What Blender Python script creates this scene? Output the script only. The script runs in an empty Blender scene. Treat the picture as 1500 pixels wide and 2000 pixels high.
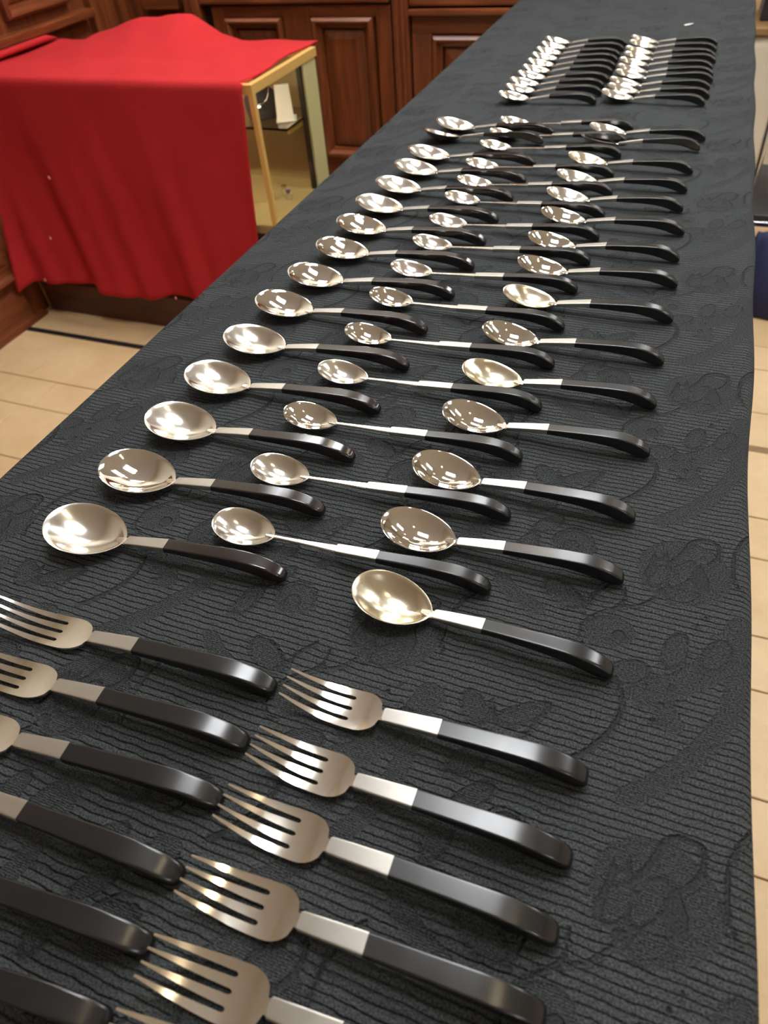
import bpy, bmesh, math, random
import numpy as np
from mathutils import Vector, Matrix

random.seed(7)
rng = np.random.default_rng(7)
scene = bpy.context.scene
COL = scene.collection
PI = math.pi

# ------------------------------------------------------------------ camera
TZ = 0.74                      # table top height
CAM_H = 0.381                  # camera above the table top
F_PX = 1315.58                 # focal length in pixels of a 1500 x 2000 frame
PITCH, ROLL, YAW = 0.798435, -0.098644, 0.432114


def camera_axes():
    cp, sp = math.cos(PITCH), math.sin(PITCH)
    fw = Vector((0, cp, -sp)); up = Vector((0, sp, cp)); rt = Vector((1, 0, 0))
    c, s = math.cos(ROLL), math.sin(ROLL)
    r2 = c * rt + s * up
    u2 = -s * rt + c * up
    R = Matrix.Rotation(YAW, 3, 'Z')
    return R @ r2, R @ u2, R @ fw


cr, cu, cw = camera_axes()
cam_data = bpy.data.cameras.new('camera')
cam = bpy.data.objects.new('camera', cam_data)
COL.objects.link(cam)
cam.matrix_world = Matrix(((cr.x, cu.x, -cw.x, 0), (cr.y, cu.y, -cw.y, 0), (cr.z, cu.z, -cw.z, TZ + CAM_H), (0, 0, 0, 1)))
cam_data.sensor_fit = 'VERTICAL'
cam_data.sensor_height = 36.0
cam_data.sensor_width = 27.0
cam_data.lens = F_PX / 2000.0 * 36.0
cam_data.clip_start = 0.02
cam_data.dof.use_dof = True
cam_data.dof.focus_distance = 0.56
cam_data.dof.aperture_fstop = 8.5
scene.camera = cam

# ------------------------------------------------------------------ world, exposure
world = bpy.data.worlds.new('world')
scene.world = world
world.use_nodes = True
world.node_tree.nodes['Background'].inputs[0].default_value = (0.30, 0.27, 0.24, 1)
world.node_tree.nodes['Background'].inputs[1].default_value = 0.15
scene.view_settings.view_transform = 'Standard'
scene.view_settings.look = 'None'
scene.view_settings.gamma = 1.0
scene.view_settings.use_curve_mapping = False
scene.view_settings.exposure = 0.0
PANEL_POWER = 30.0             # emission of the ceiling light diffusers
SPOT_POWER = 110.0              # emission of the small warm downlights


# ------------------------------------------------------------------ materials
def srgb(r, g, b):
    def f(c):
        c /= 255.0
        return c / 12.92 if c <= 0.04045 else ((c + 0.055) / 1.055) ** 2.4
    return (f(r), f(g), f(b), 1.0)


class NT:
    def __init__(self, name):
        self.m = bpy.data.materials.new(name)
        self.m.use_nodes = True
        self.t = self.m.node_tree
        self.b = self.t.nodes['Principled BSDF']

    def n(self, typ, **kw):
        x = self.t.nodes.new(typ)
        for k, v in kw.items():
            setattr(x, k, v)
        return x

    def l(self, a, b):
        self.t.links.new(a, b)

    def math(self, op, a, b=None, c=None, clamp=False):
        x = self.n('ShaderNodeMath', operation=op)
        x.use_clamp = clamp
        for i, v in enumerate((a, b, c)):
            if v is None:
                continue
            if isinstance(v, (int, float)):
                x.inputs[i].default_value = v
            else:
                self.l(v, x.inputs[i])
        return x.outputs[0]

    def ramp(self, fac, stops):
        x = self.n('ShaderNodeValToRGB')
        els = x.color_ramp.elements
        while len(els) < len(stops):
            els.new(0.5)
        for e, (p, c) in zip(els, stops):
            e.position = p
            e.color = c
        self.l(fac, x.inputs[0])
        return x.outputs[0]

    def coords(self, scale=(1, 1, 1), kind='Object', rot=(0, 0, 0)):
        tc = self.n('ShaderNodeTexCoord')
        mp = self.n('ShaderNodeMapping')
        mp.inputs['Scale'].default_value = scale
        mp.inputs['Rotation'].default_value = rot
        self.l(tc.outputs[kind], mp.inputs[0])
        return mp.outputs[0]

    def noise(self, vec, scale, detail=4, rough=0.55, dist=0.0):
        x = self.n('ShaderNodeTexNoise')
        self.l(vec, x.inputs['Vector'])
        x.inputs['Scale'].default_value = scale
        x.inputs['Detail'].default_value = detail
        x.inputs['Roughness'].default_value = rough
        x.inputs['Distortion'].default_value = dist
        return x.outputs[0]

    def bump(self, h, strength=1.0, dist=0.001):
        x = self.n('ShaderNodeBump')
        x.inputs['Strength'].default_value = strength
        x.inputs['Distance'].default_value = dist
        self.l(h, x.inputs['Height'])
        self.l(x.outputs[0], self.b.inputs['Normal'])
        return x

    def set(self, **kw):
        for k, v in kw.items():
            self.b.inputs[k.replace('_', ' ')].default_value = v
        return self


MAT = {}


def plain(name, col, rough=0.5, metal=0.0, **kw):
    t = NT(name)
    t.set(Base_Color=col, Roughness=rough, Metallic=metal, **kw)
    MAT[name] = t.m
    return t


def wood(name, dark, light, axis='Z', rough=0.35):
    t = NT(name)
    s = {'X': (1.2, 14, 14), 'Y': (14, 1.2, 14), 'Z': (14, 14, 1.2)}[axis]
    v = t.coords(s)
    a = t.noise(v, 3.0, 5, 0.6, 0.6)
    b = t.noise(v, 11.0, 3, 0.6, 0.2)
    f = t.math('ADD', t.math('MULTIPLY', a, 0.7), t.math('MULTIPLY', b, 0.3))
    t.l(t.ramp(f, [(0.30, dark), (0.70, light)]), t.b.inputs['Base Color'])
    t.set(Roughness=rough)
    t.bump(b, 0.15, 0.001)
    MAT[name] = t.m
    return t


W_D, W_L = srgb(76, 34, 17), srgb(142, 76, 40)
wood('wood_upright', W_D, W_L, 'Z')
wood('wood_level_x', W_D, W_L, 'X')
wood('wood_level_y', W_D, W_L, 'Y')
wood('wood_base', srgb(54, 24, 14), srgb(88, 42, 24), 'X', 0.45)
wood('wood_ceiling', srgb(206, 211, 220), srgb(216, 221, 229), 'Y', 0.7)


def silver(name, col, rough, scratch=0.5, warm=0.0):
    t = NT(name)
    v = t.coords((1, 1, 1))
    vs = t.coords((60, 700, 60), rot=(0, 0, 0.5))
    vs2 = t.coords((700, 60, 60), rot=(0, 0, 0.3))
    cloud = t.noise(v, 45.0, 5, 0.6)
    sc = t.noise(vs, 1.0, 2, 0.5)
    sc2 = t.noise(vs2, 1.0, 2, 0.5)
    r = t.math('ADD', t.math('MULTIPLY', t.math('SUBTRACT', cloud, 0.42, clamp=True), 0.45 * scratch), rough)
    t.l(r, t.b.inputs['Roughness'])
    mix = t.ramp(cloud, [(0.35, col), (0.75, (col[0] * 0.88, col[1] * 0.86, col[2] * 0.80, 1))])
    t.l(mix, t.b.inputs['Base Color'])
    t.set(Metallic=1.0)
    t.bump(t.math('ADD', sc, sc2), 0.03 * scratch, 0.0003)
    MAT[name] = t.m


silver('silver_bright', (0.92, 0.905, 0.875, 1), 0.05, 0.25)
silver('silver_worn', (0.92, 0.90, 0.86, 1), 0.14, 0.8)
silver('silver_tarnished', (0.86, 0.80, 0.65, 1), 0.18, 0.9)
silver('silver_collar', (0.62, 0.605, 0.57, 1), 0.32, 0.8)
silver('silver_fork', (0.90, 0.87, 0.81, 1), 0.12, 0.6)


def ebony(name, col, rough):
    t = NT(name)
    v = t.coords((30, 300, 300))
    g = t.noise(v, 1.0, 4, 0.6)
    cl = t.noise(t.coords(), 60, 3)
    t.l(t.ramp(g, [(0.3, (col[0] * 0.6, col[1] * 0.6, col[2] * 0.6, 1)), (0.7, col)]), t.b.inputs['Base Color'])
    t.l(t.math('ADD', t.math('MULTIPLY', cl, 0.10), rough - 0.05), t.b.inputs['Roughness'])
    t.b.inputs['IOR'].default_value = 1.6
    MAT[name] = t.m


ebony('ebony', (0.011, 0.011, 0.012, 1), 0.25)
ebony('ebony_gloss', (0.018, 0.013, 0.013, 1), 0.17)


def damask():
    """black ribbed damask: ribs outside the woven motif, fine weave inside"""
    t = NT('damask')
    at_m = t.n('ShaderNodeAttribute', attribute_name='motif').outputs['Fac']     # mm, <0 inside textured motif
    at_s = t.n('ShaderNodeAttribute', attribute_name='satin').outputs['Fac']     # mm, <0 inside smooth satin shapes
    uv = t.n('ShaderNodeUVMap'); uv.uv_map = 'cloth'
    vec = uv.outputs[0]
    sep = t.n('ShaderNodeSeparateXYZ'); t.l(vec, sep.inputs[0])
    wob = t.noise(vec, 55, 3, 0.5)
    brk = t.noise(vec, 320, 2, 0.6)
    ph = t.math('ADD', t.math('MULTIPLY', sep.outputs[1], 2 * PI / 0.0046), t.math('MULTIPLY', wob, 5.0))
    ph = t.math('ADD', ph, t.math('MULTIPLY', brk, 1.8))
    rib = t.math('MULTIPLY', t.math('ABSOLUTE', t.math('SINE', t.math('MULTIPLY', ph, 0.5))), 2.0)
    rib = t.math('SMOOTH_MIN', rib, 1.0, 0.5)        # scalloped ribs with narrow grooves
    fph = t.math('ADD', t.math('MULTIPLY', sep.outputs[1], 2 * PI / 0.0013), t.math('MULTIPLY', t.noise(vec, 200, 2), 10.0))
    fine = t.math('MULTIPLY', t.math('ADD', t.math('SINE', fph), 1.0), 0.5)
    yarn = t.noise(vec, 900, 2, 0.75)
    yarn2 = t.noise(vec, 700, 2, 0.7)
    inm = t.math('SUBTRACT', 0.5, t.math('MULTIPLY', t.math('ADD', at_m, t.math('MULTIPLY', t.math('SUBTRACT', yarn2, 0.5), 3.0)), 0.8), clamp=True)
    ins = t.math('SUBTRACT', 0.5, t.math('MULTIPLY', t.math('ADD', at_s, t.math('MULTIPLY', t.math('SUBTRACT', yarn2, 0.5), 1.2)), 1.0), clamp=True)
    edge = t.math('SUBTRACT', 1.0, t.math('MULTIPLY', t.math('ABSOLUTE', t.math('SUBTRACT', at_s, 0.7)), 0.9), clamp=True)
    edge2 = t.math('SUBTRACT', 1.0, t.math('MULTIPLY', t.math('ABSOLUTE', at_m), 0.7), clamp=True)
    h_in = t.math('ADD', t.math('MULTIPLY', fine, 0.30), t.math('MULTIPLY', yarn, 1.1))
    h_in = t.math('ADD', h_in, 0.10)
    h_rib = t.math('ADD', t.math('MULTIPLY', rib, t.math('ADD', 0.55, t.math('MULTIPLY', wob, 0.9))), t.math('MULTIPLY', yarn, 0.55))
    mx = t.n('ShaderNodeMix'); mx.data_type = 'FLOAT'
    t.l(inm, mx.inputs[0]); t.l(h_rib, mx.inputs[2]); t.l(h_in, mx.inputs[3])
    mx2 = t.n('ShaderNodeMix'); mx2.data_type = 'FLOAT'
    t.l(ins, mx2.inputs[0]); t.l(mx.outputs[0], mx2.inputs[2])
    t.l(t.math('ADD', t.math('MULTIPLY', yarn, 0.55), 0.0), mx2.inputs[3])
    h = t.math('ADD', mx2.outputs[0], t.math('MULTIPLY', edge, 0.45))
    h = t.math('ADD', h, t.math('MULTIPLY', edge2, 0.25))
    t.bump(h, 1.0, 0.0027)
    ca = t.n('ShaderNodeMix'); ca.data_type = 'RGBA'
    t.l(ins, ca.inputs[0])
    lite = t.ramp(yarn, [(0.36, srgb(38, 41, 42)), (0.66, srgb(92, 96, 97))])
    t.l(lite, ca.inputs[6])
    t.l(t.ramp(yarn, [(0.36, srgb(36, 39, 40)), (0.66, srgb(68, 71, 72))]), ca.inputs[7])
    t.l(ca.outputs[2], t.b.inputs['Base Color'])
    t.set(Roughness=0.88)
    t.b.inputs['Specular IOR Level'].default_value = 0.12
    t.b.inputs['Sheen Weight'].default_value = 0.0
    t.b.inputs['Sheen Roughness'].default_value = 0.4
    t.b.inputs['Sheen Tint'].default_value = (0.8, 0.85, 0.9, 1)
    MAT['damask'] = t.m


damask()


def felt(name, col, col2):
    t = NT(name)
    v = t.coords()
    a = t.noise(v, 900, 2, 0.7)
    b = t.noise(v, 6, 3, 0.6)
    f = t.math('ADD', t.math('MULTIPLY', a, 0.6), t.math('MULTIPLY', b, 0.4))
    t.l(t.ramp(f, [(0.3, col2), (0.7, col)]), t.b.inputs['Base Color'])
    t.set(Roughness=0.95)
    t.b.inputs['Specular IOR Level'].default_value = 0.15
    t.bump(a, 0.4, 0.001)
    MAT[name] = t.m


felt('red_felt', srgb(192, 47, 50), srgb(172, 38, 42))


def stone(name, c1, c2, streak=False):
    t = NT(name)
    gm = t.n('ShaderNodeNewGeometry')
    mp = t.n('ShaderNodeMapping'); mp.inputs['Scale'].default_value = (1, 1, 1)
    t.l(gm.outputs['Position'], mp.inputs[0])
    a = t.noise(mp.outputs[0], 4.0, 6, 0.6, 0.5)
    b = t.noise(mp.outputs[0], 30.0, 4, 0.6)
    f = t.math('ADD', t.math('MULTIPLY', a, 0.75), t.math('MULTIPLY', b, 0.25))
    t.l(t.ramp(f, [(0.3, c2), (0.7, c1)]), t.b.inputs['Base Color'])
    t.set(Roughness=0.42)
    MAT[name] = t.m


stone('stone_tile', srgb(226, 196, 152), srgb(202, 168, 122))
plain('grout', srgb(140, 112, 80), 0.9)
plain('black_gap', (0.006, 0.005, 0.005, 1), 0.6)
plain('brass', srgb(224, 182, 104), 0.4, 0.2)
plain('cream_paint', srgb(226, 214, 164), 0.5)
plain('case_back', srgb(150, 128, 86), 0.6)
plain('case_deck', srgb(168, 146, 100), 0.6)
plain('black_velvet', (0.012, 0.010, 0.012, 1), 0.8)
plain('white_card', srgb(225, 220, 212), 0.6)
plain('white_linen', srgb(214, 204, 184), 0.85)
plain('oak_edge', srgb(150, 116, 74), 0.5)
plain('navy_cloth', srgb(30, 36, 74), 0.8)
plain('black_vinyl', srgb(36, 36, 38), 0.45)
plain('chrome', (0.8, 0.8, 0.8, 1), 0.15, 1.0)
plain('violet_stone', srgb(96, 70, 140), 0.2)
plain('clear_stone', (0.85, 0.85, 0.88, 1), 0.05, 1.0)
plain('plaster', srgb(212, 205, 192), 0.85)
plain('folding_table', srgb(150, 148, 142), 0.6)
plain('lint', srgb(226, 150, 140), 0.9)
g = plain('glass', (0.93, 0.96, 0.93, 1), 0.02)
g.b.inputs['Transmission Weight'].default_value = 1.0
g.b.inputs['IOR'].default_value = 1.45


def thin_glass():
    t = NT('pane_glass')
    gl = t.n('ShaderNodeBsdfGlossy'); gl.inputs['Roughness'].default_value = 0.03
    tr = t.n('ShaderNodeBsdfTransparent'); tr.inputs[0].default_value = (0.90, 0.92, 0.86, 1)
    lw = t.n('ShaderNodeLayerWeight')
    fr = t.math('ADD', 0.04, t.math('MULTIPLY', t.math('POWER', lw.outputs['Facing'], 5.0), 0.9), clamp=True)
    mx = t.n('ShaderNodeMixShader')
    t.l(fr, mx.inputs[0]); t.l(tr.outputs[0], mx.inputs[1]); t.l(gl.outputs[0], mx.inputs[2])
    t.l(mx.outputs[0], t.t.nodes['Material Output'].inputs[0])
    MAT['pane_glass'] = t.m


thin_glass()


def emit(name, col, power):
    t = NT(name)
    t.set(Base_Color=(0.8, 0.8, 0.8, 1))
    t.b.inputs['Emission Color'].default_value = col
    t.b.inputs['Emission Strength'].default_value = power
    MAT[name] = t.m


emit('panel_light', (0.96, 0.98, 1.0, 1), PANEL_POWER)
emit('case_lamp', (1.0, 0.90, 0.72, 1), 75.0)
emit('warm_light', (1.0, 0.80, 0.52, 1), SPOT_POWER)


# ------------------------------------------------------------------ object helpers
def mesh_of(name, verts, faces, mat=None, smooth=False, auto=None):
    me = bpy.data.meshes.new(name)
    me.from_pydata([tuple(map(float, v)) for v in verts], [], faces)
    me.update()
    if mat:
        me.materials.append(MAT[mat])
    if smooth:
        me.polygons.foreach_set('use_smooth', [True] * len(me.polygons))
        if auto:
            me.set_sharp_from_angle(angle=auto)
    return me


def link(name, me, parent=None, loc=(0, 0, 0), rot=(0, 0, 0)):
    o = bpy.data.objects.new(name, me)
    COL.objects.link(o)
    o.location = loc
    o.rotation_euler = rot
    if parent:
        o.parent = parent
    return o


def empty(name, loc=(0, 0, 0), rot=(0, 0, 0)):
    o = link(name, None, None, loc, rot)
    o.empty_display_size = 0.03
    return o


def tag(o, label=None, cat=None, group=None, kind=None):
    if label: o['label'] = label
    if cat: o['category'] = cat
    if group: o['group'] = group
    if kind: o['kind'] = kind
    return o


def box_data(x0, x1, y0, y1, z0, z1):
    v = [(x, y, z) for z in (z0, z1) for y in (y0, y1) for x in (x0, x1)]
    f = [(0, 2, 3, 1), (4, 5, 7, 6), (0, 1, 5, 4), (2, 6, 7, 3), (0, 4, 6, 2), (1, 3, 7, 5)]
    return v, f


def box(name, b, mat, parent=None, bev=0.0, loc=(0, 0, 0), rot=(0, 0, 0)):
    v, f = box_data(*b)
    me = mesh_of(name, v, f, mat)
    if bev:
        bm = bmesh.new(); bm.from_mesh(me)
        bmesh.ops.bevel(bm, geom=bm.edges[:], offset=bev, segments=2, affect='EDGES', profile=0.6)
        bm.to_mesh(me); bm.free()
    return link(name, me, parent, loc, rot)


def join_data(parts):
    V, F = [], []
    for v, f in parts:
        o = len(V)
        V += list(v)
        F += [tuple(i + o for i in q) for q in f]
    return V, F


def loft(sections, cap=True):
    """sections: list of equal-length rings"""
    V, F = [], []
    n = len(sections[0])
    for s in sections:
        V += list(s)
    for i in range(len(sections) - 1):
        for j in range(n):
            a, b = i * n + j, i * n + (j + 1) % n
            F.append((a, b, b + n, a + n))
    if cap:
        F.append(tuple(reversed(range(n))))
        k = (len(sections) - 1) * n
        F.append(tuple(range(k, k + n)))
    return V, F


def rrect(x, w, zb, zt, r, seg=3):
    """rounded rectangle ring in the yz plane at x, counter-clockwise seen from +x"""
    h = zt - zb
    r = min(r, w * 0.42, h * 0.42)
    pts = []
    g = min(0.0005, (w - 2 * r) * 0.3, (h - 2 * r) * 0.3)       # guard points keep the flats shading flat
    for cy, cz, a0 in ((w / 2 - r, zb + r, -PI / 2), (w / 2 - r, zt - r, 0), (-w / 2 + r, zt - r, PI / 2), (-w / 2 + r, zb + r, PI)):
        for k in range(seg + 1):
            a = a0 + k / seg * PI / 2
            p = [cy + r * math.cos(a), cz + r * math.sin(a)]
            t = (-math.sin(a), math.cos(a))
            if k == 0:
                pts.append((x, p[0] - t[0] * g, p[1] - t[1] * g))
            pts.append((x, p[0], p[1]))
            if k == seg:
                pts.append((x, p[0] + t[0] * g, p[1] + t[1] * g))
    return pts


def curve(keys, t):
    xs = [k[0] for k in keys]; ys = [k[1] for k in keys]
    # smooth (monotone-ish) interpolation: cubic Hermite with finite differences
    xs = np.array(xs); ys = np.array(ys)
    m = np.gradient(ys, xs)
    i = int(np.clip(np.searchsorted(xs, t) - 1, 0, len(xs) - 2))
    hh = xs[i + 1] - xs[i]
    u = (t - xs[i]) / hh
    return float((2 * u**3 - 3 * u**2 + 1) * ys[i] + (u**3 - 2 * u**2 + u) * hh * m[i] + (-2 * u**3 + 3 * u**2) * ys[i + 1] + (u**3 - u**2) * hh * m[i + 1])


# ------------------------------------------------------------------ room shell
X0, X1, YB, YF, CEIL = -1.955, 3.2, 2.45, -2.6, 2.75
YFAR = 6.9

# floor: slab with grout colour, tiles on it
floor = tag(box('floor', (X0 - 0.3, X1 + 0.1, YF - 0.1, YFAR + 0.1, -0.06, -0.003), 'grout'), 'beige stone tiled floor around the long table', kind='structure')


def tile_mesh(w, d, k):
    v, f = box_data(0, w, 0, d, -0.003, 0.0)
    me = mesh_of('tile', v, f, 'stone_tile')
    bm = bmesh.new(); bm.from_mesh(me)
    bmesh.ops.bevel(bm, geom=[e for e in bm.edges if all(q.co.z > -0.001 for q in e.verts)], offset=0.0012, segments=1, affect='EDGES')
    bm.to_mesh(me); bm.free()
    return me


rows = []
y = 1.462
rows.append((1.462, 1.60, 0.02)); rows.append((1.60, 1.80, 0.31))
yy = 1.80
k = 0
while yy < YFAR:
    d = 0.20 if k % 2 else 0.12
    rows.append((yy, yy + d, random.uniform(0, 0.45))); yy += d; k += 1
yy = 1.442
for d, off in ((0.228, 0.235), (0.122, 0.355), (0.20, 0.323)):
    rows.append((yy - d, yy, off)); yy -= d
k = 0
while yy > YF:
    d = 0.12 if k % 2 == 0 else 0.20
    rows.append((yy - d, yy, random.uniform(0, 0.45))); yy -= d; k += 1
rest = []
tcache = {}
for (ya, yb, off) in rows:
    x = X0 + off - 0.46
    while x < X1:
        xa, xb = max(x, X0), min(x + 0.46, X1)
        x += 0.46
        if xb - xa < 0.02:
            continue
        g_ = 0.0015
        left = xa < -0.7 and ya > 0.3 and yb < 1.75
        right = xb > 0.12 and xa < 0.9 and ya > -0.1 and yb < 3.6
        if left or right:
            key = (round(xb - xa, 4), round(yb - ya, 4))
            if key not in tcache:
                tcache[key] = tile_mesh(key[0] - 2 * g_, key[1] - 2 * g_, 0)
            link('tile', tcache[key], floor, (xa + g_, ya + g_, 0))
        else:
            v, f = box_data(xa + g_, xb - g_, ya + g_, yb - g_, -0.003, 0.0)
            rest.append((v, [f[1]]))
v, f = join_data(rest)
tag(link('tile', mesh_of('tile_rest', v, f, 'stone_tile'), floor), kind='stuff')
tag(box('shadow_gap_strip', (X0, -0.62, 1.4425, 1.4605, -0.003, 0.0015), 'black_gap'), 'thin black strip standing in for a shadow gap in the beige floor', kind='structure')  # dark of the floor's shadow gap, put in as a black strip

tag(box('ceiling', (X0 - 0.3, X1 + 0.1, YF - 0.1, YFAR + 0.1, CEIL, CEIL + 0.1), 'wood_ceiling'), 'taupe ceiling', kind='structure')
tag(box('wall_right', (X1, X1 + 0.1, YF - 0.1, YFAR + 0.1, 0, CEIL), 'plaster'), 'plain light wall on the right', kind='structure')
tag(box('wall_front', (X0 - 0.3, X1, YF - 0.1, YF, 0, CEIL), 'plaster'), 'plain light wall behind the camera', kind='structure')
tag(box('wall_far', (-0.40, X1, YFAR, YFAR + 0.1, 0, CEIL), 'plaster'), 'plain light far wall', kind='structure')
tag(box('wall_side', (-0.50, -0.40, YB + 0.1, YFAR + 0.1, 0, CEIL), 'plaster'), 'plain light side wall beyond the panelling', kind='structure')

# back wall with panelling -------------------------------------------------
wb = tag(box('wall_back', (X0 - 0.3, -0.40, YB, YB + 0.1, 0, CEIL), 'wood_upright'), 'dark brown panelled wooden wall behind the red cloth', kind='structure')


def frame(name, x0, x1, z0, z1, w, prof, parent, plane='y', pos=YB, sgn=-1):
    """four mitred moulding bars round a rectangle; prof = list of (inset from outer edge, projection)"""
    def P(a, z, d):
        return (a, pos + sgn * d, z) if plane == 'y' else (pos + sgn * d, a, z)
    corners = [(x0, z0, 1, 1), (x1, z0, -1, 1), (x1, z1, -1, -1), (x0, z1, 1, -1)]
    for i in range(4):
        a, b = corners[i], corners[(i + 1) % 4]
        secs = []
        for c in (a, b):
            secs.append([P(c[0] + c[2] * u, c[1] + c[3] * u, d) for u, d in prof])
        vv, ff = loft(secs)
        me = mesh_of(name, vv, ff, ('wood_level_x' if plane == 'y' else 'wood_level_y') if i % 2 == 0 else 'wood_upright')
        bm = bmesh.new(); bm.from_mesh(me); bmesh.ops.recalc_face_normals(bm, faces=bm.faces[:]); bm.to_mesh(me); bm.free()
        link(name, me, parent)


PROF = [(0, 0), (0, 0.022), (0.008, 0.030), (0.014, 0.028), (0.022, 0.012), (0.030, 0.010), (0.032, 0.0)]


def raised_panel(x0, x1, z0, z1, parent, plane='y', pos=YB, sgn=-1):
    frame('panel_moulding', x0, x1, z0, z1, 0.03, PROF, parent, plane, pos, sgn)
    i, j = 0.036, 0.060
    def P(a, z, d):
        return (a, pos + sgn * d, z) if plane == 'y' else (pos + sgn * d, a, z)
    ring = lambda q, d: [P(x0 + q, z0 + q, d), P(x1 - q, z0 + q, d), P(x1 - q, z1 - q, d), P(x0 + q, z1 - q, d)]
    vv, ff = loft([ring(i, 0.0005), ring(i, 0.004), ring(j, 0.012)])
    me = mesh_of('raised_panel', vv, ff, 'wood_upright')
    bm = bmesh.new(); bm.from_mesh(me); bmesh.ops.recalc_face_normals(bm, faces=bm.faces[:]); bm.to_mesh(me); bm.free()
    link('raised_panel', me, parent)


YC = YB - 0.03
# cabinet doors' stiles and rails (proud of the wall)
box('stile', (-1.575, -1.53, YC, YB, 0.13, 0.715), 'wood_upright', wb, 0.002)
box('stile', (-1.305, -1.205, YC, YB, 0.13, 0.715), 'wood_upright', wb, 0.002)
box('stile', (-0.975, -0.925, YC, YB, 0.13, 0.715), 'wood_upright', wb, 0.002)
for (a, b) in ((-1.53, -1.305), (-1.205, -0.975)):
    box('rail', (a, b, YC, YB, 0.686, 0.715), 'wood_level_x', wb)
    box('rail', (a, b, YC, YB, 0.13, 0.262), 'wood_level_x', wb)
raised_panel(-1.525, -1.310, 0.264, 0.684, wb, pos=YC + 0.012)
raised_panel(-1.200, -0.985, 0.264, 0.684, wb, pos=YC + 0.012)
box('plinth', (-1.64, -0.55, YB - 0.02, YB, 0.0, 0.13), 'wood_level_x', wb)
box('cornice', (-1.64, -0.925, YB - 0.045, YB, 0.722, 0.775), 'wood_level_x', wb, 0.006)
# pilaster between the two cabinets
box('pilaster', (-0.915, -0.862, YB - 0.04, YB, 0.0, 1.2), 'wood_upright', wb, 0.003)
box('groove', (-0.925, -0.917, YB - 0.02, YB, 0.13, 1.2), 'black_gap', wb)
for i in range(2):
    box('bead', (-0.905 + i * 0.02, -0.895 + i * 0.02, YB - 0.046, YB - 0.039, 0.13, 1.2), 'wood_upright', wb, 0.002)
# right cabinet
box('rail', (-0.855, -0.42, YC, YB, 0.640, 0.688), 'wood_level_x', wb, 0.002)
box('stile', (-0.855, -0.790, YC, YB, 0.13, 0.640), 'wood_upright', wb, 0.002)
box('cornice', (-0.858, -0.42, YB - 0.055, YB, 0.690, 0.706), 'wood_level_x', wb, 0.004)
box('cornice', (-0.858, -0.42, YB - 0.045, YB, 0.712, 0.760), 'wood_level_x', wb, 0.006)
raised_panel(-0.785, -0.44, 0.20, 0.636, wb, pos=YC + 0.012)
# left recess with pilaster and shelf
box('pilaster', (-1.668, -1.612, YB - 0.05, YB, 0.0, 1.3), 'wood_upright', wb, 0.003)
box('bead', (-1.642, -1.630, YB - 0.058, YB - 0.049, 0.0, 1.3), 'wood_upright', wb, 0.003)
box('groove', (-1.610, -1.578, YB - 0.012, YB, 0.0, 1.3), 'black_gap', wb)
box('sill', (-1.850, -1.702, YB - 0.035, YB, 0.708, 0.760), 'wood_level_x', wb, 0.004)
box('recess_board', (-1.862, -1.690, YB - 0.012, YB, 0.20, 0.690), 'wood_upright', wb)

# left wall ----------------------------------------------------------------
wl = tag(box('wall_left', (X0 - 0.1, X0, YF, YB, 0, CEIL), 'wood_upright'), 'brown panelled wooden wall on the left', kind='structure')
box('rail', (X0, X0 + 0.012, 1.0, 2.20, 0.14, 0.60), 'wood_level_y', wl)
box('ledge', (X0, X0 + 0.050, 0.4, 2.235, 0.725, 0.748), 'wood_level_y', wl, 0.004)
box('ledge', (X0, X0 + 0.020, 0.4, 2.20, 0.60, 0.615), 'wood_level_y', wl, 0.003)
raised_panel(0.9, 1.55, 0.15, 0.58, wl, 'x', X0 + 0.004, 1)
raised_panel(1.885, 2.165, 0.775, 1.30, wl, 'x', X0, 1)
raised_panel(1.25, 1.83, 0.775, 1.30, wl, 'x', X0, 1)
for a, b, d in ((2.245, 2.295, 0.03), (2.305, 2.318, 0.022), (2.328, 2.385, 0.012), (2.395, 2.43, 0.028)):
    box('pilaster', (X0, X0 + d, a, b, 0.0, 1.3), 'wood_upright', wl, 0.003)
box('upper_wall', (X0, X0 + 0.006, YF, YB, 1.345, CEIL), 'plaster', wl)
box('chair_rail', (X0, X0 + 0.04, YF, YB, 1.31, 1.345), 'wood_level_y', wl, 0.006)
box('upper_wall', (X0 + 0.006, -0.40, YB - 0.006, YB, 1.345, CEIL), 'plaster', wb)
box('chair_rail', (X0 + 0.04, -0.40, YB - 0.06, YB, 1.31, 1.345), 'wood_level_x', wb, 0.006)
bl = tag(empty('baseboard_left', (X0, 0, 0)), 'tall brown wooden baseboard with moulded top along the left wall', kind='structure')
prof = [(0, 0), (0.030, 0), (0.030, 0.014), (0.018, 0.018), (0.018, 0.095), (0.010, 0.112), (0, 0.118)]
v, f = loft([[(px, yq, pz) for px, pz in prof] for yq in (YF, 1.505)])
me = mesh_of('baseboard', v, f, 'wood_level_y')
bm = bmesh.new(); bm.from_mesh(me); bmesh.ops.recalc_face_normals(bm, faces=bm.faces[:]); bm.to_mesh(me); bm.free()
link('board', me, bl)
box('shoe_moulding', (0.0, 0.034, 1.2, 1.555, 0.0, 0.012), 'wood_level_y', bl, 0.003)


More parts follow.
